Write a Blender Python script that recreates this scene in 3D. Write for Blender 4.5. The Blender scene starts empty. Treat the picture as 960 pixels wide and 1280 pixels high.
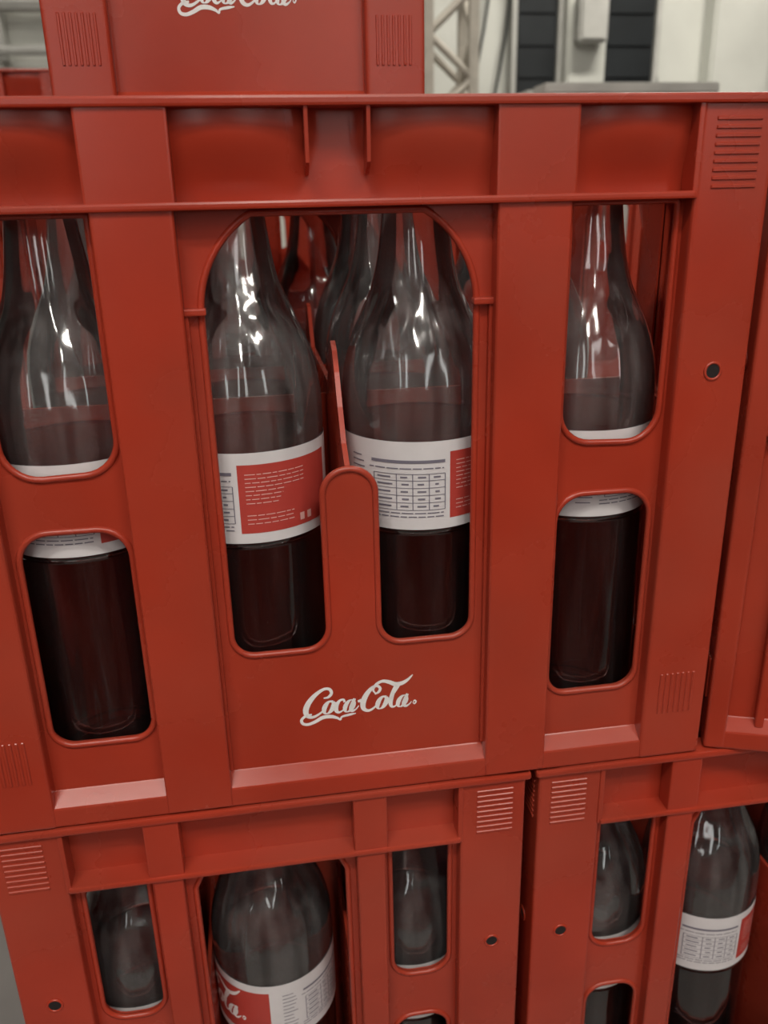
import bpy, bmesh, math, random
from mathutils import Matrix, Vector
random.seed(7)
scene = bpy.context.scene
scene.view_settings.view_transform = 'Standard'
MM = 0.001

# ------------------------------------------------------------------ materials
def new_mat(name):
    m = bpy.data.materials.new(name); m.use_nodes = True
    nt = m.node_tree; nt.nodes.clear()
    out = nt.nodes.new('ShaderNodeOutputMaterial')
    return m, nt, out

def principled(name, col, rough=0.5, metal=0.0, noise=0.0, scale=20, spec=0.5, bump=0.0, dust_toplight=None):
    m, nt, out = new_mat(name)
    b = nt.nodes.new('ShaderNodeBsdfPrincipled')
    b.inputs['Roughness'].default_value = rough
    b.inputs['Metallic'].default_value = metal
    b.inputs['Specular IOR Level'].default_value = spec
    nt.links.new(b.outputs[0], out.inputs[0])
    tc = nt.nodes.new('ShaderNodeTexCoord')
    n = nt.nodes.new('ShaderNodeTexNoise'); n.inputs['Scale'].default_value = scale
    n.inputs['Detail'].default_value = 6
    nt.links.new(tc.outputs['Object'], n.inputs['Vector'])
    r = nt.nodes.new('ShaderNodeValToRGB')
    c = col
    r.color_ramp.elements[0].position = 0.3; r.color_ramp.elements[1].position = 0.7
    r.color_ramp.elements[0].color = (c[0]*(1-noise), c[1]*(1-noise), c[2]*(1-noise), 1)
    r.color_ramp.elements[1].color = (min(1, c[0]*(1+noise)), min(1, c[1]*(1+noise)), min(1, c[2]*(1+noise)), 1)
    nt.links.new(n.outputs[0], r.inputs[0])
    colout = r.outputs[0]
    if dust_toplight:
        g = nt.nodes.new('ShaderNodeNewGeometry')
        sx = nt.nodes.new('ShaderNodeSeparateXYZ'); nt.links.new(g.outputs['Normal'], sx.inputs[0])
        mr = nt.nodes.new('ShaderNodeMapRange')
        mr.inputs[1].default_value = 0.2; mr.inputs[2].default_value = 1.0
        mr.inputs[3].default_value = 0.0; mr.inputs[4].default_value = 0.10  # upward faces lightened in colour, standing in for light on the ledges
        nt.links.new(sx.outputs[2], mr.inputs[0])
        n2 = nt.nodes.new('ShaderNodeTexNoise'); n2.inputs['Scale'].default_value = 9; n2.inputs['Detail'].default_value = 8
        nt.links.new(tc.outputs['Object'], n2.inputs['Vector'])
        mr2 = nt.nodes.new('ShaderNodeMapRange'); mr2.inputs[1].default_value = 0.42; mr2.inputs[2].default_value = 0.8
        mr2.inputs[3].default_value = 0.01; mr2.inputs[4].default_value = 0.22
        nt.links.new(n2.outputs[0], mr2.inputs[0])
        mx = nt.nodes.new('ShaderNodeMath'); mx.operation = 'ADD'; mx.use_clamp = True
        ml = nt.nodes.new('ShaderNodeMath'); ml.operation = 'MULTIPLY'
        nt.links.new(mr.outputs[0], ml.inputs[0]); nt.links.new(n2.outputs[0], ml.inputs[1])
        nt.links.new(ml.outputs[0], mx.inputs[0]); nt.links.new(mr2.outputs[0], mx.inputs[1])
        mix = nt.nodes.new('ShaderNodeMixRGB')
        mix.inputs[2].default_value = (*dust_toplight, 1)
        nt.links.new(mx.outputs[0], mix.inputs[0]); nt.links.new(colout, mix.inputs[1])
        colout = mix.outputs[0]
        rr = nt.nodes.new('ShaderNodeMapRange'); rr.inputs[3].default_value = rough-0.08; rr.inputs[4].default_value = rough+0.20
        nt.links.new(n2.outputs[0], rr.inputs[0]); nt.links.new(rr.outputs[0], b.inputs['Roughness'])
    nt.links.new(colout, b.inputs['Base Color'])
    if bump > 0:
        bp = nt.nodes.new('ShaderNodeBump'); bp.inputs['Strength'].default_value = bump
        bp.inputs['Distance'].default_value = 0.002
        nt.links.new(n.outputs[0], bp.inputs['Height']); nt.links.new(bp.outputs[0], b.inputs['Normal'])
    return m

RED = principled('red_plastic', (0.365, 0.036, 0.0165), 0.21, noise=0.10, scale=14, spec=0.45, bump=0.14, dust_toplight=(0.34, 0.12, 0.08))
WHITE = principled('white_print', (0.80, 0.79, 0.78), 0.5, noise=0.05, scale=300)
PAPER = principled('label_white', (0.64, 0.62, 0.63), 0.45, noise=0.04, scale=80)
LRED = principled('label_red', (0.43, 0.05, 0.038), 0.42, noise=0.05, scale=80)
INK = principled('label_ink', (0.16, 0.15, 0.19), 0.6)
PINK = principled('label_fineprint', (0.68, 0.38, 0.35), 0.6)
CAP = principled('bottle_cap_red', (0.35, 0.02, 0.02), 0.35)
DARK = principled('hole_shade', (0.01, 0.006, 0.006), 0.8)  # painted shade of the corner holes, laid on as flat discs

def glass_mat(name, haze, tcol):
    m, nt, out = new_mat(name)
    tr = nt.nodes.new('ShaderNodeBsdfTransparent')
    gl = nt.nodes.new('ShaderNodeBsdfGlossy'); gl.inputs['Roughness'].default_value = 0.09
    gl.inputs['Color'].default_value = (0.97, 0.97, 0.98, 1)
    lw = nt.nodes.new('ShaderNodeLayerWeight'); lw.inputs[0].default_value = 0.5
    ramp = nt.nodes.new('ShaderNodeValToRGB')
    ramp.color_ramp.elements[0].position = 0.5; ramp.color_ramp.elements[0].color = (*tcol, 1)
    ramp.color_ramp.elements[1].position = 0.98; ramp.color_ramp.elements[1].color = (0.45, 0.45, 0.46, 1)
    nt.links.new(lw.outputs['Facing'], ramp.inputs[0]); nt.links.new(ramp.outputs[0], tr.inputs[0])
    df = nt.nodes.new('ShaderNodeBsdfDiffuse'); df.inputs[0].default_value = (0.75, 0.74, 0.74, 1)
    tc = nt.nodes.new('ShaderNodeTexCoord')
    mp2 = nt.nodes.new('ShaderNodeMapping'); mp2.inputs['Scale'].default_value = (110, 110, 10)
    n2 = nt.nodes.new('ShaderNodeTexNoise'); n2.inputs['Scale'].default_value = 1; n2.inputs['Detail'].default_value = 3
    nt.links.new(tc.outputs['Object'], mp2.inputs[0]); nt.links.new(mp2.outputs[0], n2.inputs['Vector'])
    mr = nt.nodes.new('ShaderNodeMapRange'); mr.inputs[1].default_value = 0.35; mr.inputs[2].default_value = 0.75
    mr.inputs[3].default_value = haze*0.4; mr.inputs[4].default_value = haze*2.4
    nt.links.new(n2.outputs[0], mr.inputs[0])
    hz = nt.nodes.new('ShaderNodeMixShader')
    nt.links.new(mr.outputs[0], hz.inputs[0])
    nt.links.new(tr.outputs[0], hz.inputs[1]); nt.links.new(df.outputs[0], hz.inputs[2])
    fr = nt.nodes.new('ShaderNodeFresnel'); fr.inputs[0].default_value = 1.6
    mp = nt.nodes.new('ShaderNodeMapping')
    mp.inputs['Scale'].default_value = (62, 62, 8)
    n = nt.nodes.new('ShaderNodeTexNoise'); n.inputs['Scale'].default_value = 1.0; n.inputs['Detail'].default_value = 1
    nt.links.new(tc.outputs['Object'], mp.inputs[0]); nt.links.new(mp.outputs[0], n.inputs['Vector'])
    bp = nt.nodes.new('ShaderNodeBump'); bp.inputs['Strength'].default_value = 0.55; bp.inputs['Distance'].default_value = 0.005
    nt.links.new(n.outputs[0], bp.inputs['Height'])
    nt.links.new(bp.outputs[0], gl.inputs['Normal']); nt.links.new(bp.outputs[0], fr.inputs['Normal'])
    mix = nt.nodes.new('ShaderNodeMixShader')
    ad = nt.nodes.new('ShaderNodeMath'); ad.operation = 'ADD'; ad.inputs[1].default_value = 0.03; ad.use_clamp = True
    nt.links.new(fr.outputs[0], ad.inputs[0])
    nt.links.new(ad.outputs[0], mix.inputs[0]); nt.links.new(hz.outputs[0], mix.inputs[1]); nt.links.new(gl.outputs[0], mix.inputs[2])
    nt.links.new(mix.outputs[0], out.inputs[0])
    return m
GLASS = glass_mat('bottle_glass', 0.006, (0.98, 0.98, 0.98))
GLASSU = glass_mat('bottle_glass_sheen_haze', 0.050, (0.995, 0.995, 0.995))  # upper glass paled with diffuse haze to imitate bright reflections

def cola_mat():
    m, nt, out = new_mat('cola_liquid')
    b = nt.nodes.new('ShaderNodeBsdfPrincipled')
    b.inputs['Base Color'].default_value = (0.085, 0.015, 0.011, 1)
    b.inputs['Roughness'].default_value = 0.25
    b.inputs['Specular IOR Level'].default_value = 0.15
    tr = nt.nodes.new('ShaderNodeBsdfTransparent'); tr.inputs[0].default_value = (0.85, 0.34, 0.25, 1)
    mix = nt.nodes.new('ShaderNodeMixShader'); mix.inputs[0].default_value = 0.66
    nt.links.new(b.outputs[0], mix.inputs[1]); nt.links.new(tr.outputs[0], mix.inputs[2])
    nt.links.new(mix.outputs[0], out.inputs[0])
    return m
COLA = cola_mat()
MATS = [RED, WHITE, PAPER, LRED, INK, PINK, CAP, DARK, GLASS, GLASSU, COLA]
IDX = {m.name: i for i, m in enumerate(MATS)}

# ------------------------------------------------------------------ mesh helpers (mm)
def merge(dst, src_mesh_or_bm, mat=None, M=None):
    if isinstance(src_mesh_or_bm, bmesh.types.BMesh):
        me = bpy.data.meshes.new('tmp'); src_mesh_or_bm.to_mesh(me)
    else:
        me = src_mesh_or_bm
    if M is not None: me.transform(M)
    n0 = len(dst.faces)
    dst.from_mesh(me)
    if mat is not None:
        dst.faces.ensure_lookup_table()
        for f in dst.faces[n0:]: f.material_index = IDX[mat.name]
    bpy.data.meshes.remove(me)

def box(dst, x0, x1, y0, y1, z0, z1, mat=RED, bev=0.8, seg=2, M=None):
    b = bmesh.new(); bmesh.ops.create_cube(b, size=1)
    for v in b.verts:
        v.co = Vector(((x0+x1)/2+v.co.x*(x1-x0), (y0+y1)/2+v.co.y*(y1-y0), (z0+z1)/2+v.co.z*(z1-z0)))
    if bev > 0:
        bmesh.ops.bevel(b, geom=list(b.edges), offset=bev, segments=seg, affect='EDGES', profile=0.6)
    merge(dst, b, mat, M); b.free()

def prism(dst, prof, a0, a1, axis='x', mat=RED, M=None):
    b = bmesh.new(); n = len(prof)
    def mk(a, p, z): return (a, p, z) if axis == 'x' else (p, a, z)
    A = [b.verts.new(mk(a0, p, z)) for p, z in prof]; B = [b.verts.new(mk(a1, p, z)) for p, z in prof]
    for i in range(n):
        b.faces.new((A[i], A[(i+1) % n], B[(i+1) % n], B[i]))
    b.faces.new(A[::-1]); b.faces.new(B)
    bmesh.ops.recalc_face_normals(b, faces=list(b.faces))
    merge(dst, b, mat, M); b.free()

def rounded(pts, seg=8):
    out = []; n = len(pts)
    for i in range(n):
        x, y, r = pts[i]
        if r <= 0: out.append((x, y)); continue
        p = Vector((x, y)); a = Vector(pts[i-1][:2])-p; c = Vector(pts[(i+1) % n][:2])-p
        a.normalize(); c.normalize()
        ang = a.angle(c); t = r/math.tan(ang/2)
        s, e = p+a*t, p+c*t
        ctr = p+(a+c).normalized()*(r/math.sin(ang/2))
        v0, v1 = s-ctr, e-ctr
        a0 = math.atan2(v0.y, v0.x); a1 = math.atan2(v1.y, v1.x)
        d = (a1-a0+math.pi) % (2*math.pi)-math.pi
        for k in range(seg+1):
            aa = a0+d*k/seg
            out.append((ctr.x+r*math.cos(aa), ctr.y+r*math.sin(aa)))
    return out

def curve_mesh(splines, extrude=0, bevel=0, flat=True, cyclic=True):
    cu = bpy.data.curves.new('c', 'CURVE'); cu.dimensions = '2D' if flat else '3D'
    if flat: cu.fill_mode = 'BOTH'
    cu.extrude = extrude; cu.bevel_depth = bevel; cu.bevel_resolution = 2
    if flat and bevel: cu.offset = -bevel
    for s in splines:
        sp = cu.splines.new('POLY'); sp.points.add(len(s)-1); sp.use_cyclic_u = cyclic
        for p, co in zip(sp.points, s):
            p.co = (co[0], co[1], co[2] if len(co) > 2 else 0, 1)
    ob = bpy.data.objects.new('c', cu); scene.collection.objects.link(ob)
    dg = bpy.context.evaluated_depsgraph_get(); dg.update()
    me = bpy.data.meshes.new_from_object(ob.evaluated_get(dg))
    bpy.data.objects.remove(ob); bpy.data.curves.remove(cu)
    me.materials.clear()
    return me

def face_M(d): return Matrix(((1, 0, 0, 0), (0, 0, -1, d), (0, 1, 0, 0), (0, 0, 0, 1)))

# ------------------------------------------------------------------ script lettering
def catmull(P, n=7):
    out = []
    Q = [P[0]]+P+[P[-1]]
    for i in range(1, len(Q)-2):
        for k in range(n):
            t = k/n; a, b, c, d = Q[i-1], Q[i], Q[i+1], Q[i+2]
            out.append(tuple(0.5*((2*b[j])+(-a[j]+c[j])*t+(2*a[j]-5*b[j]+4*c[j]-d[j])*t*t+(-a[j]+3*b[j]-3*c[j]+d[j])*t**3) for j in range(3)))
    out.append(P[-1]); return out

def ell(cx, cy, rx, ry, sl=0.35, wa=4.2, wb=1.4, a0=60, a1=420):
    P = []
    for k in range(13):
        a = math.radians(a0+(a1-a0)*k/12)
        y = ry*math.sin(a); x = rx*math.cos(a)+sl*y
        P.append((cx+x, cy+y, wb+(wa-wb)*abs(math.cos(a))**1.3))
    return P
STROKES = [
 [(30,37,1.5),(36,38,3),(40,43,3.5),(38,49,3.5),(31,50,3.5),(21,44,4.6),(12,34,6),(7,23,6.4),(8,14,5),(15,11,3.5),(24,15,2.5),(32,22,1.6)],
 [(14,15,2),(7,14,3),(1,9,3.2),(2,3,3.4),(9,1,3.6),(18,4,4),(28,9,4.6),(38,9,4.4),(46,6,3),(50,3,2),(52,7,2.4),(62,9,3),(70,10,1)],
 ell(36,23,5.5,9,wa=5.4), [(38,31,1.5),(43,29,1.5),(47,29,1.2)],
 [(56,28,2.5),(55,32,2.5),(50,31,3),(46,25,4.6),(45,18,4.8),(48,14,3),(53,16,1.6),(57,20,1.4)],
 ell(62,22,5,8.5,wa=5), [(69,32,3),(66,24,4.8),(64,17,4.6),(66,14,3),(71,17,1.5),(74,21,1.2)],
 [(73,27,2.5),(77,28,4),(81,29,2.5)],
 [(95,35,1.5),(100,38,3),(102,43,3.2),(98,47,3.2),(92,45,4),(85,37,5.6),(80,26,6.4),(80,16,5),(86,12,3.5),(93,15,2.4),(99,21,1.5)],
 [(96,36,1.5),(93,42,2.5),(97,49,3.4),(105,53,3.6),(113,51,4.6),(121,47,5.2),(129,47,5),(137,51,3.6),(144,58,1.2)],
 ell(104,22,5.2,9,wa=5.4), [(106,30,1.5),(111,28,1.5),(115,27,1)],
 [(113,23,1.3),(120,34,2),(126,44,2.4),(127,48,2.6),(123,46,3.4),(118,34,4.8),(115,22,5),(116,15,3.5),(120,14,2),(124,18,1.2)],
 ell(130,21,4.8,8.2,wa=5), [(137,31,3),(134,23,4.8),(132,16,4.6),(135,13,3),(140,16,1.5),(142,19,1)],
 [(144,17,0.5),(146,20,1.6),(148,18,1.6),(146,15,1.6),(144,17,1)],
]
def logo_quads(width):
    s = width/148.0; quads = []
    for st in STROKES:
        C = catmull(st); L = []
        for i, (x, y, w) in enumerate(C):
            a = C[max(0, i-1)]; b = C[min(len(C)-1, i+1)]
            dx, dy = b[0]-a[0], b[1]-a[1]; l = math.hypot(dx, dy) or 1
            w = w*1.15
            nx, ny = -dy/l*w/2, dx/l*w/2
            L.append((((x+nx-74)*s, (y+ny-28)*s), ((x-nx-74)*s, (y-ny-28)*s)))
        for i in range(len(L)-1):
            quads.append((L[i][0], L[i+1][0], L[i+1][1], L[i][1]))
    return quads

def add_logo(dst, cx, cz, width, d, mat=WHITE):
    b = bmesh.new()
    for k, q in enumerate(logo_quads(width)):
        e = (k % 7)*0.004
        try: b.faces.new([b.verts.new((cx+x, d-e, cz+y)) for x, y in q])
        except ValueError: pass
    for f in b.faces:
        f.normal_update()
        if f.normal.y > 0: f.normal_flip()
    merge(dst, b, mat); b.free()

# ------------------------------------------------------------------ crates
H = 353.0
REC = 9.0
def crate_face(w, corner, posts, windows, cells, ribs, logo=None, tabs=None, extras=(), bulge=8.5):
    b = bmesh.new(); hw = w/2; ci = hw-corner
    holes = [rounded(wd) if not isinstance(wd, tuple) else list(wd[0]) for wd in windows]
    outer = [(-ci-2, 2), (ci+2, 2), (ci+2, 311), (-ci-2, 311)]
    merge(b, curve_mesh([outer]+holes, extrude=1.0, bevel=0.5), RED, face_M(REC+1.5))
    for hpts in holes:
        lip = [(x, z, 0) for x, z in hpts]
        merge(b, curve_mesh([lip], bevel=1.7, flat=False), RED, face_M(REC+0.2))
        merge(b, curve_mesh([[(x, z) for x, z in hpts]], extrude=2.4, bevel=0, flat=False), RED, face_M(REC-0.8+2.2))
    for x0, x1 in posts:
        for s in (1, -1):
            a, c = (x0, x1) if s == 1 else (-x1, -x0)
            box(b, a, c, 0.0, REC+2.5, 0.6, 311, bev=1.8, seg=3)
            box(b, a-1.2, c+1.2, -0.9, REC+2.5, 309.5, 351, bev=1.2)
    for e in extras:
        box(b, *e, bev=1.5, seg=3)
    N = 160; V = []
    g = bmesh.new(); zs = [310+41*i/12 for i in range(13)]
    for iz, z in enumerate(zs):
        row = []
        t = iz/(len(zs)-1)
        for i in range(N+1):
            x = -ci-1+(2*ci+2)*i/N
            dd = min(abs(x-c) for c in cells)
            q = max(0, 1-(dd/(26.0+11*min(1, t*1.4)))**2)
            tt = min(1, t/0.8); fade = tt*tt*(3-2*tt)
            row.append(g.verts.new((x, REC+3.0-bulge*q**0.6*fade, z)))
        V.append(row)
    for iz in range(len(zs)-1):
        for i in range(N):
            f = g.faces.new((V[iz][i], V[iz][i+1], V[iz+1][i+1], V[iz+1][i])); f.smooth = True
    merge(b, g, RED); g.free()
    box(b, -ci-1, ci+1, REC+3.1, REC+4.5, 309, 351, bev=0.3)
    box(b, -hw-2, hw+2, -2.5, REC+4, 348.8, 353, bev=1.2)
    box(b, -ci, ci, -2.0, REC+4, 309, 312.4, bev=1.1)
    for r in ribs:
        for s in (1, -1):
            prism(b, [(-1.2, 349), (REC+2, 349), (REC+2, 322), (REC-1, 322), (0.5, 327)], s*r-0.8, s*r+0.8)
    for s in (1, -1):
        box(b, s*ci-1.5, s*ci+1.5, -0.8, REC+2, 309, 351, bev=0.7)
    box(b, -ci-3, ci+3, 0.9, REC+2.3, 0.2, 12, bev=1.2)
    prism(b, [(1.6, 10.5), (REC+1, 10.5), (REC+1, 19), (REC-0.5, 17.5), (1.6, 11.9)], -ci, ci)
    if corner > 30:
        for s in (1, -1):
            xc = s*(hw-18.5)
            for k in range(9):
                z = 313+k*3.6
                box(b, xc-11, xc+11, -0.7, 1, z, z+1.7, bev=0.35, seg=1)
            for k in range(7):
                x = xc-9.5+k*3.2
                box(b, x-0.8, x+0.8, -0.7, 1, 30, 56, bev=0.35, seg=1)
            ring = [(xc+0.5+4.2*math.cos(t*math.pi/12), 228+4.2*math.sin(t*math.pi/12), 0) for t in range(24)]
            merge(b, curve_mesh([ring], bevel=0.8, flat=False), RED, face_M(-0.0))
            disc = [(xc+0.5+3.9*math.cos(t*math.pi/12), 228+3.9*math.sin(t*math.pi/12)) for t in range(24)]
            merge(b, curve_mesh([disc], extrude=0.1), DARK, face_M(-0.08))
    if tabs:
        for s in (1, -1):
            x, z = tabs
            box(b, s*x-5.5, s*x+5.5, REC-4.5, REC+1, z-1.6, z+1.6, bev=0.8)
            box(b, s*(x+3.4)-1.0, s*(x+3.4)+1.0, REC-3.0, REC+1, 20, z, bev=0.6)
    if logo:
        add_logo(b, logo[0], logo[1], logo[2], REC-0.25)
    me = bpy.data.meshes.new('face'); b.to_mesh(me); b.free()
    return me

archR = [(14+50*math.cos(math.radians(a)), 264+50*math.sin(math.radians(a))) for a in range(0, 63, 6)]
tmp = rounded([(-64, 88, 12), (-13.3, 88, 13), (-13.3, 187, 13), (13.3, 187, 13), (13.3, 88, 13), (64, 88, 12), (64, 200, 0), (-64, 200, 0)], 9)
tmp = tmp[:-2]
eshape = tmp + archR + [(-x, z) for x, z in archR[::-1]]
LW = [(eshape,)]
for s in (1, -1):
    LW.append([(s*108, 193, 17), (s*161, 191, 17), (s*161, 308.5, 2), (s*108, 308.5, 2)][::s])
    LW.append([(s*108, 45, 12), (s*161, 45, 12), (s*161, 165, 15), (s*108, 165, 15)][::s])
CELLS_L = [-136.5, -45.5, 45.5, 136.5]; CELLS_S = [-91, 0, 91]
faceL = crate_face(402, 37, [(71, 106)], LW, CELLS_L, [13.2], logo=(1, 54, 64), tabs=(67, 266))
SW = [[(-44.5, 88, 12), (44.5, 88, 12), (44.5, 292, 3), (37, 308, 2), (-37, 308, 2), (-44.5, 292, 3)]]
for s in (1, -1):
    SW.append([(s*70, 200, 14), (s*107, 200, 14), (s*107, 308, 3), (s*70, 308, 3)][::s])
    SW.append([(s*70, 50, 12), (s*107, 50, 12), (s*107, 165, 14), (s*70, 165, 14)][::s])
faceS = crate_face(300, 39, [(49.5, 66.5)], SW, CELLS_S, [], bulge=0.8)
faceN = crate_face(212, 35, [], [[(-60, 120, 12), (60, 120, 12), (60, 300, 20), (-60, 300, 20)]], [-45, 45], [13.2], logo=(0, 69, 66))
ex = []
for s in (1, -1):
    a, c = sorted((s*108, s*193)); ex.append((a, c, 0.5, REC+2, 192, 311))
    a, c = sorted((s*168, s*173)); ex.append((a, c, 4, REC+2, 14, 194))
faceV = crate_face(402, 10, [(71, 106)], [(eshape,)], CELLS_L, [13.2], logo=(1, 54, 64), tabs=(67, 266), extras=ex)

def build_crate(name, W, D, fF, fS, cells_x, cells_y, col):
    b = bmesh.new()
    for k, (f, off) in enumerate(((fF, D/2), (fS, W/2), (fF, D/2), (fS, W/2))):
        M = Matrix.Rotation(k*math.pi/2, 4, 'Z') @ Matrix.Translation((0, -off, 0))
        merge(b, f.copy(), None, M)
    cx, cy = col
    for sx in (1, -1):
        for sy in (1, -1):
            x0, x1 = sorted((sx*(W/2-cx), sx*W/2)); y0, y1 = sorted((sy*(D/2-11.5), sy*D/2))
            box(b, x0, x1, y0, y1, 0, 351, bev=2.5, seg=4)
            x0, x1 = sorted((sx*(W/2-11.5), sx*W/2)); y0, y1 = sorted((sy*(D/2-cy), sy*(D/2-0.02)))
            x0, x1 = (x0, x1-0.02) if sx > 0 else (x0+0.02, x1)
            box(b, x0, x1, y0, y1, 0.02, 350.9, bev=2.5, seg=4)
    box(b, -W/2+5, W/2-5, -D/2+5, D/2-5, 2, 7, bev=0.5)
    for i in range(len(cells_x)-1):
        x = (cells_x[i]+cells_x[i+1])/2
        e = D/2-12
        half = [(e, 188), (e-12, 196), (e-24, 212), (e-34, 228), (e-42, 238), (e-50, 242), (e-58, 240), (e-66, 230), (e-78, 215)]
        prof = [(-e, 7), (e, 7)]+half+[(-p, z) for p, z in half[::-1]]
        prism(b, prof, x-1.3, x+1.3, 'x')
    for i in range(len(cells_y)-1):
        y = (cells_y[i]+cells_y[i+1])/2
        e = W/2-12
        prism(b, [(-e, 7), (e, 7), (e, 205), (-e, 205)], y-1.2, y+1.2, 'y')
    b.transform(Matrix.Scale(MM, 4))
    me = bpy.data.meshes.new(name); b.to_mesh(me); b.free()
    for m in MATS: me.materials.append(m)
    return me
crateL = build_crate('crate_mesh', 402, 300, faceL, faceS, CELLS_L, CELLS_S, (37, 39))
crateV = build_crate('crate_variant_mesh', 402, 300, faceV, faceS, CELLS_L, CELLS_S, (12, 39))
crateN = build_crate('narrow_crate_mesh', 212, 300, faceN, faceS, [-45, 45], CELLS_S, (35, 39))

# ------------------------------------------------------------------ bottles
def lathe(dst, prof, mat, seg=56, smooth=True, caps=False):
    b = bmesh.new(); rows = []
    for r, z in prof:
        rows.append([b.verts.new((r*math.sin(2*math.pi*i/seg), -r*math.cos(2*math.pi*i/seg), z)) for i in range(seg)])
    for j in range(len(rows)-1):
        for i in range(seg):
            f = b.faces.new((rows[j][i], rows[j][(i+1) % seg], rows[j+1][(i+1) % seg], rows[j+1][i])); f.smooth = smooth
    if caps:
        b.faces.new(rows[0][::-1]); b.faces.new(rows[-1])
    merge(dst, b, mat); b.free()

def patch(dst, p0, p1, z0, z1, r, mat):
    b = bmesh.new(); n = max(1, int(abs(p1-p0)/4))
    pts = []
    for i in range(n+1):
        a = math.radians(p0+(p1-p0)*i/n)
        pts.append((b.verts.new((r*math.sin(a), -r*math.cos(a), z0)), b.verts.new((r*math.sin(a), -r*math.cos(a), z1))))
    for i in range(n):
        b.faces.new((pts[i][0], pts[i+1][0], pts[i+1][1], pts[i][1])).smooth = True
    merge(dst, b, mat); b.free()

def smoothprof(P, n=5):
    return [(p[0], p[1]) for p in catmull([(a, c, 0) for a, c in P], n)]

def build_bottle():
    b = bmesh.new(); rnd = random.Random(3)
    outer = smoothprof([(30, 1), (36, 0.5), (39.2, 4), (40, 10), (40, 60), (39.6, 100), (39.6, 138), (40, 142), (40, 188),
                        (40.2, 196), (39.8, 212), (37.6, 226), (33.5, 239), (28, 251), (23.2, 262), (20, 274), (17.8, 288), (16, 303), (14.6, 316), (14, 322)])
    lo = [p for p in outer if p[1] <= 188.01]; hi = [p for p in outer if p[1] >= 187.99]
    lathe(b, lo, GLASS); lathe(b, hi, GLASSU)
    lathe(b, [(14.9, 320), (15.2, 321), (15.2, 334), (14, 336), (0.5, 336)], CAP)
    liq = [(r-1.6, z+ (3 if z < 4 else 0)) for r, z in outer if z <= 189 and r > 30]
    lathe(b, liq+[(38.4, 192)], COLA, caps=True)
    R = 40.35
    patch(b, 0, 360, 142, 189.5, R, PAPER)
    R += 0.15
    z0, z1 = 147.5, 183.5
    patch(b, 0, 78, z0, z1, R, LRED)
    patch(b, 100, 268, z0, z1, R, LRED)
    R += 0.12
    def vline(p, a, c): patch(b, p-0.35, p+0.35, a, c, R, INK)
    def hline(p, q, z, t=0.45, m=INK): patch(b, p, q, z-t/2, z+t/2, R, m)
    for z in (153, 157, 161, 165, 169, 172.5): hline(-58, -4, z, 0.3)
    for p in (-58, -40, -28, -16, -4): vline(p, 153, 172.5)
    hline(-60, -4, 179, 1.6)
    for z in (155, 159, 163, 167, 170.8):
        for p, q in ((-56, -43), (-38, -30), (-26, -18), (-13, -7)):
            hline(p+rnd.uniform(0, 2), q-rnd.uniform(0, 2), z, 0.9)
    for z in (149.2, 151.2, 175.4):
        p = -62
        while p < -6:
            q = p+rnd.uniform(3, 9); hline(p, min(q, -5), z, 0.6); p = q+1.2
    for z in range(150, 182, 3):
        hline(-80, -66-rnd.uniform(0, 5), z, 0.6)
    for k in range(8):
        z = 178.5-k*2.15; p = 5
        end = 50 if k < 4 else 42-2*k
        while p < end:
            q = p+rnd.uniform(3, 8); hline(p, min(q, end), z, 0.45, PINK); p = q+1.1
    for k in range(3):
        z = 157-k*2.2; p = 5
        while p < 40:
            q = p+rnd.uniform(3, 8); hline(p, min(q, 40), z, 0.45, PINK); p = q+1.1
    for p in (45, 52): patch(b, p, p+4, 150, 154, R, PINK)
    for k, q in enumerate(logo_quads(84)):
        vs = []
        for x, y in q:
            a = math.radians(184)+x/R; rr = R+(k % 5)*0.01
            vs.append(b.verts.new((rr*math.sin(a), -rr*math.cos(a), 165+y)))
        f = b.faces.new(vs); f.material_index = IDX[WHITE.name]
    b.transform(Matrix.Scale(MM, 4))
    me = bpy.data.meshes.new('bottle_mesh'); b.to_mesh(me); b.free()
    for m in MATS: me.materials.append(m)
    return me
bottle = build_bottle()

def put(me, name, loc, rz=0):
    o = bpy.data.objects.new(name, me); scene.collection.objects.link(o)
    o.location = loc; o.rotation_euler = (0, 0, math.radians(rz)); return o

def fill(loc, rz, xs, ys, rots=None):
    M = Matrix.Translation(loc) @ Matrix.Rotation(math.radians(rz), 4, 'Z')
    for j, y in enumerate(ys):
        for i, x in enumerate(xs):
            p = M @ Vector((x*MM, y*MM, 7.2*MM))
            rot = rots[j][i] if rots and j < len(rots) else random.uniform(0, 360)
            put(bottle, 'glass_soda_bottle', p, rot)

HH = 0.354
put(crateL, 'unseen_bottle_crate', (0, 0.150, 0))
fill((0, 0.150, 0), 0, [-137, -48, 43.5, 136], [-95, 0, 93], [[20, -9, 14, 60]])
put(crateN, 'unseen_bottle_crate', (-0.036, 0.306, HH))
for lvl in range(4):
    z = -HH*lvl
    put(crateL, 'unseen_bottle_crate', (-0.03, 0.564 if lvl else 0.462, z))
    if lvl == 0:
        fill((-0.03, 0.462, z), 0, [-137, -46, 45, 136], [-92])
    for cx in (-0.20, 0.11, 0.42):
        put(crateL, 'unseen_bottle_crate', (cx, 0.93, z), 90)
    for cx in (-0.02, 0.40):
        put(crateL, 'unseen_bottle_crate', (cx, 1.30, z))
rz = -20
c0 = Vector((0.2060, 0.003, 0.0)); Rm = Matrix.Rotation(math.radians(rz), 4, 'Z')
ctr = c0 - (Rm @ Vector((-0.201, -0.150, 0)))
put(crateV, 'unseen_bottle_crate', ctr, rz)
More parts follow.
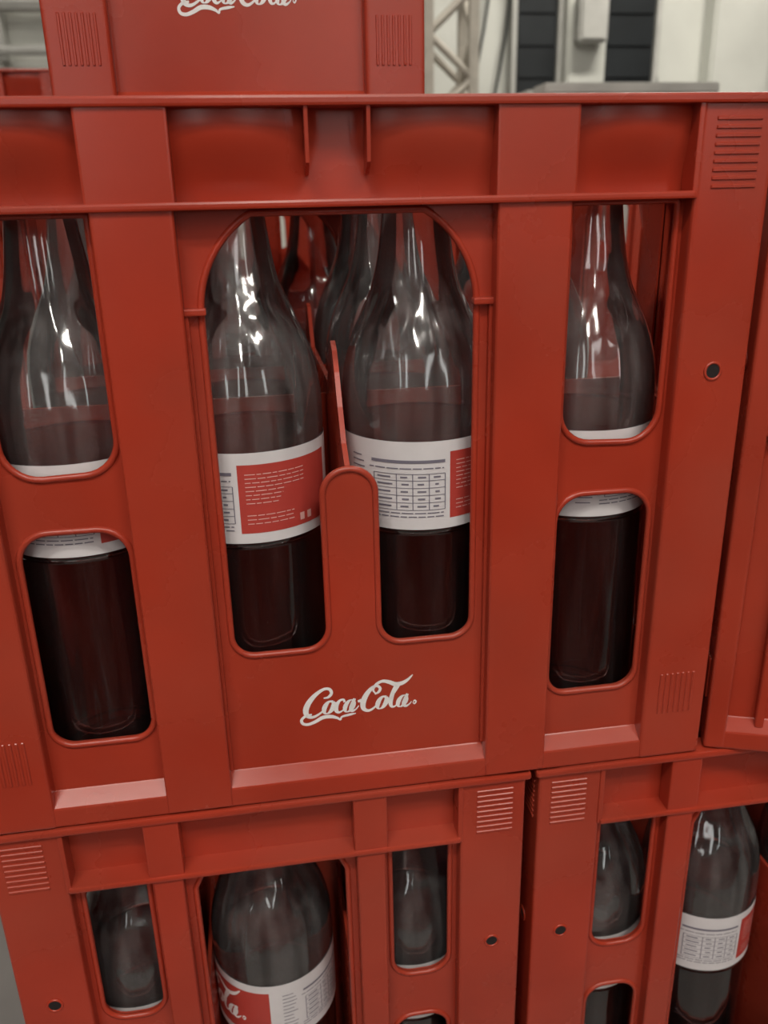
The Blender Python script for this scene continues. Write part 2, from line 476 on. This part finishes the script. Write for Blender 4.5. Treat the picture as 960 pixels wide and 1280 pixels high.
for lvl in (1, 2, 3):
    z = -HH*lvl
    for cx in (-0.0535, 0.2545):
        put(crateL, 'unseen_bottle_crate', (cx, 0.203, z), 90)
        if lvl == 1:
            for wy in (-0.143, -0.0475):
                for k, wx in enumerate((-0.090, -0.004, 0.089)):
                    rot = random.uniform(0, 360)
                    if wy == -0.143: rot = ([30, 85, 25] if cx < 0 else [35, 20, 40])[k]
                    put(bottle, 'glass_soda_bottle', (cx+wx, 0.203+wy, z+0.0072), rot)
base = 0.511-HH
for k in range(4):
    z = base-HH*k
    if z < -3*HH-0.01: break
    put(crateL, 'unseen_bottle_crate', (-0.50, 1.30, z))
for x in (-1.3, -0.87, -0.45, 0.0, 0.43, 0.86, 1.29):  # unseen crate row behind the camera, added to reflect red into the bottles
    for lvl in (3, 2, 1):
        put(crateL, 'unseen_bottle_crate', (x, -1.60+0.02*math.sin(x*9+lvl), -HH*lvl), 180+2*math.sin(x*5+lvl))

# ------------------------------------------------------------------ room
FZ = -3*HH
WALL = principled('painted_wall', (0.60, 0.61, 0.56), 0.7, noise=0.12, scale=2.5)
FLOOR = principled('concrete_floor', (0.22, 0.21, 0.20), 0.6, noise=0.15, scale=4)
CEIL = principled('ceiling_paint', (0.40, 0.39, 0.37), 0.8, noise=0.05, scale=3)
DWALL = principled('darkened_wall', (0.08, 0.075, 0.07), 0.8, noise=0.1, scale=3)  # colour darkened so the unseen walls stay dark in bottle reflections
STEEL = principled('painted_steel', (0.45, 0.42, 0.36), 0.5, noise=0.1, scale=30)
BLACK = principled('dark_panel', (0.015, 0.018, 0.02), 0.4, noise=0.2, scale=8)
GREY = principled('grey_plastic', (0.45, 0.45, 0.42), 0.5, noise=0.1, scale=12)
def obj_from(b, name, mats, loc=(0, 0, 0)):
    me = bpy.data.meshes.new(name); b.to_mesh(me); b.free()
    for m in mats: me.materials.append(m)
    o = bpy.data.objects.new(name, me); scene.collection.objects.link(o); o.location = loc; return o
def mbox(b, x0, x1, y0, y1, z0, z1, mi=0, bev=0):
    t = bmesh.new(); bmesh.ops.create_cube(t, size=1)
    for v in t.verts:
        v.co = Vector(((x0+x1)/2+v.co.x*(x1-x0), (y0+y1)/2+v.co.y*(y1-y0), (z0+z1)/2+v.co.z*(z1-z0)))
    if bev: bmesh.ops.bevel(t, geom=list(t.edges), offset=bev, segments=2, affect='EDGES')
    me = bpy.data.meshes.new('t'); t.to_mesh(me); t.free(); n0 = len(b.faces); b.from_mesh(me); b.faces.ensure_lookup_table()
    for f in b.faces[n0:]: f.material_index = mi
    bpy.data.meshes.remove(me)
def simple(name, mat, *dims, bev=0):
    b = bmesh.new(); mbox(b, *dims, bev=bev); return obj_from(b, name, [mat])
CZ = 2.6
simple('floor', FLOOR, -4, 4.5, -4, 3.6, FZ-0.1, FZ)
simple('ceiling', CEIL, -4, 4.5, -4, 3.6, CZ, CZ+0.1)
simple('wall_back', WALL, -4, 4.5, 3.5, 3.6, FZ, CZ)
b = bmesh.new()
OP = [(-2.9, -2.5), (-1.25, -0.85), (0.45, 0.80), (2.1, 2.5)]  # unseen wall openings, added to put bright streaks into the reflections
mbox(b, -4, 4.5, -4.1, -4, FZ, 0.45); mbox(b, -4, 4.5, -4.1, -4, 2.25, CZ)
xs = [-4]+[v for o in OP for v in o]+[4.5]
for i in range(0, len(xs), 2): mbox(b, xs[i], xs[i+1], -4.1, -4, 0.45, 2.25)
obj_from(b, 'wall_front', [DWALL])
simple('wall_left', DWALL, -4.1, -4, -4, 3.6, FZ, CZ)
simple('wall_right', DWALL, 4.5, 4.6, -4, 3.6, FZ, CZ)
simple('wall_pilaster', WALL, 1.33, 1.50, 3.38, 3.5, FZ, CZ, bev=0.01)
simple('wall_pilaster', WALL, 1.98, 2.25, 3.40, 3.5, FZ, CZ, bev=0.01)
for i, (a, c) in enumerate(((1.133, 1.31), (1.52, 1.74))):
    b = bmesh.new(); mbox(b, a, c, 3.46, 3.499, 0.62, 2.1, 0, 0.004)
    for k in range(12): mbox(b, a+0.01, c-0.01, 3.452, 3.462, 0.65+k*0.12, 0.74+k*0.12, 0)
    mbox(b, a-0.02, a, 3.44, 3.499, 0.6, 2.12, 1); mbox(b, c, c+0.02, 3.44, 3.499, 0.6, 2.12, 1)
    obj_from(b, 'window_%d' % (i+1), [BLACK, GREY])
b = bmesh.new(); mbox(b, 1.35, 1.47, 3.30, 3.38, 0.88, 1.05, 0, 0.008); mbox(b, 1.36, 1.46, 3.295, 3.302, 0.89, 1.04, 0, 0.003)
mbox(b, 1.40, 1.42, 3.32, 3.36, 1.05, CZ, 0)
obj_from(b, 'electrical_box', [GREY])
b = bmesh.new(); x0, x1, y0, y1 = 0.55, 0.69, 2.44, 2.58
for x in (x0, x1):
    for y in (y0, y1): mbox(b, x-0.014, x+0.014, y-0.014, y+0.014, FZ, CZ)
def bar(b, p, q, r=0.007):
    p, q = Vector(p), Vector(q); d = q-p
    t = bmesh.new(); bmesh.ops.create_cone(t, cap_ends=True, segments=8, radius1=r, radius2=r, depth=d.length)
    me = bpy.data.meshes.new('t'); t.to_mesh(me); t.free()
    me.transform(Matrix.Translation((p+q)/2) @ d.to_track_quat('Z', 'Y').to_matrix().to_4x4())
    b.from_mesh(me); bpy.data.meshes.remove(me)
n = 30; st = (CZ-FZ)/n
for k in range(n):
    za, zb = FZ+k*st, FZ+(k+1)*st
    for y in (y0, y1): bar(b, (x0, y, za if k % 2 else zb), (x1, y, zb if k % 2 else za), 0.012)
    for x in (x0, x1): bar(b, (x, y0, za if k % 2 else zb), (x, y1, zb if k % 2 else za), 0.012)
obj_from(b, 'lattice_column', [STEEL])
b = bmesh.new()
bar(b, (-4, 3.42, 1.02), (0.4, 3.42, 1.02), 0.03); bar(b, (-4, 3.40, 0.86), (0.4, 3.40, 0.86), 0.018)
for x in (-3, -1.9, -0.9, 0.2): mbox(b, x-0.02, x+0.02, 3.40, 3.5, 0.83, 1.06)
obj_from(b, 'wall_pipe', [GREY])
b = bmesh.new()
for xs_ in (0.98, 1.06, 1.80, 2.40):
    pr = None
    for k in range(14):
        z = 0.5+k*0.15; p = (xs_+0.05*math.sin(k*0.6+xs_*5), 3.47, z)
        if pr: bar(b, pr, p, 0.006)
        pr = p
obj_from(b, 'wall_cable', [BLACK])
b = bmesh.new()
for k in range(9):
    z = FZ+k*0.178
    for y in (1.55, 1.68, 1.81, 1.94, 2.07): mbox(b, 0.62, 1.02, y, y+0.09, z+0.15, z+0.172, 0, 0.003)
    for x in (0.62, 0.79, 0.96): mbox(b, x, x+0.06, 1.55, 2.16, z+0.02, z+0.15, 0, 0.003)
    for y in (1.55, 1.81, 2.07): mbox(b, 0.62, 1.02, y, y+0.09, z, z+0.02, 0, 0.003)
obj_from(b, 'plastic_pallet_stack', [GREY])

# ------------------------------------------------------------------ lights
def lamp(x, y, power, sx=1.2, sy=0.2, rot=0):
    b = bmesh.new(); mbox(b, -sx/2-.03, sx/2+.03, -sy/2-.03, sy/2+.03, 0.02, 0.10, 0, 0.01)
    h = obj_from(b, 'ceiling_lamp', [GREY]); h.location = (x, y, CZ-0.11); h.rotation_euler = (0, 0, rot)
    L = bpy.data.lights.new('lamp_light', 'AREA'); L.shape = 'RECTANGLE'; L.size = sx; L.size_y = sy
    L.energy = power; L.color = (1.0, 0.94, 0.85)
    o = bpy.data.objects.new('tube', L); scene.collection.objects.link(o); o.parent = h; o.location = (0, 0, 0.01)
lamp(-0.8, -1.5, 44); lamp(1.0, -1.9, 40); lamp(0.1, -3.2, 40, rot=1.57); lamp(1.7, 2.2, 72); lamp(-1.6, 1.8, 18)
lamp(-0.2, 0.7, 22)

w = bpy.data.worlds.new('World'); scene.world = w; w.use_nodes = True
w.node_tree.nodes['Background'].inputs[0].default_value = (1.0, 0.97, 0.93, 1)
w.node_tree.nodes['Background'].inputs[1].default_value = 4.2

# ------------------------------------------------------------------ camera
cam = bpy.data.cameras.new('Camera'); co = bpy.data.objects.new('Camera', cam); scene.collection.objects.link(co)
right = Vector((.9874, -.1565, -.0213)).normalized(); fwd = Vector((.1394, .9270, -.3480)).normalized()
up = right.cross(fwd).normalized(); right = fwd.cross(up)
Mc = Matrix((( right.x, up.x, -fwd.x, -0.0425), (right.y, up.y, -fwd.y, -0.390), (right.z, up.z, -fwd.z, 0.3128), (0, 0, 0, 1)))
co.matrix_world = Mc
cam.lens = 1062/1280*36; cam.sensor_width = 36; cam.clip_start = 0.01
cam.dof.use_dof = True; cam.dof.focus_distance = 0.43; cam.dof.aperture_fstop = 10
scene.camera = co
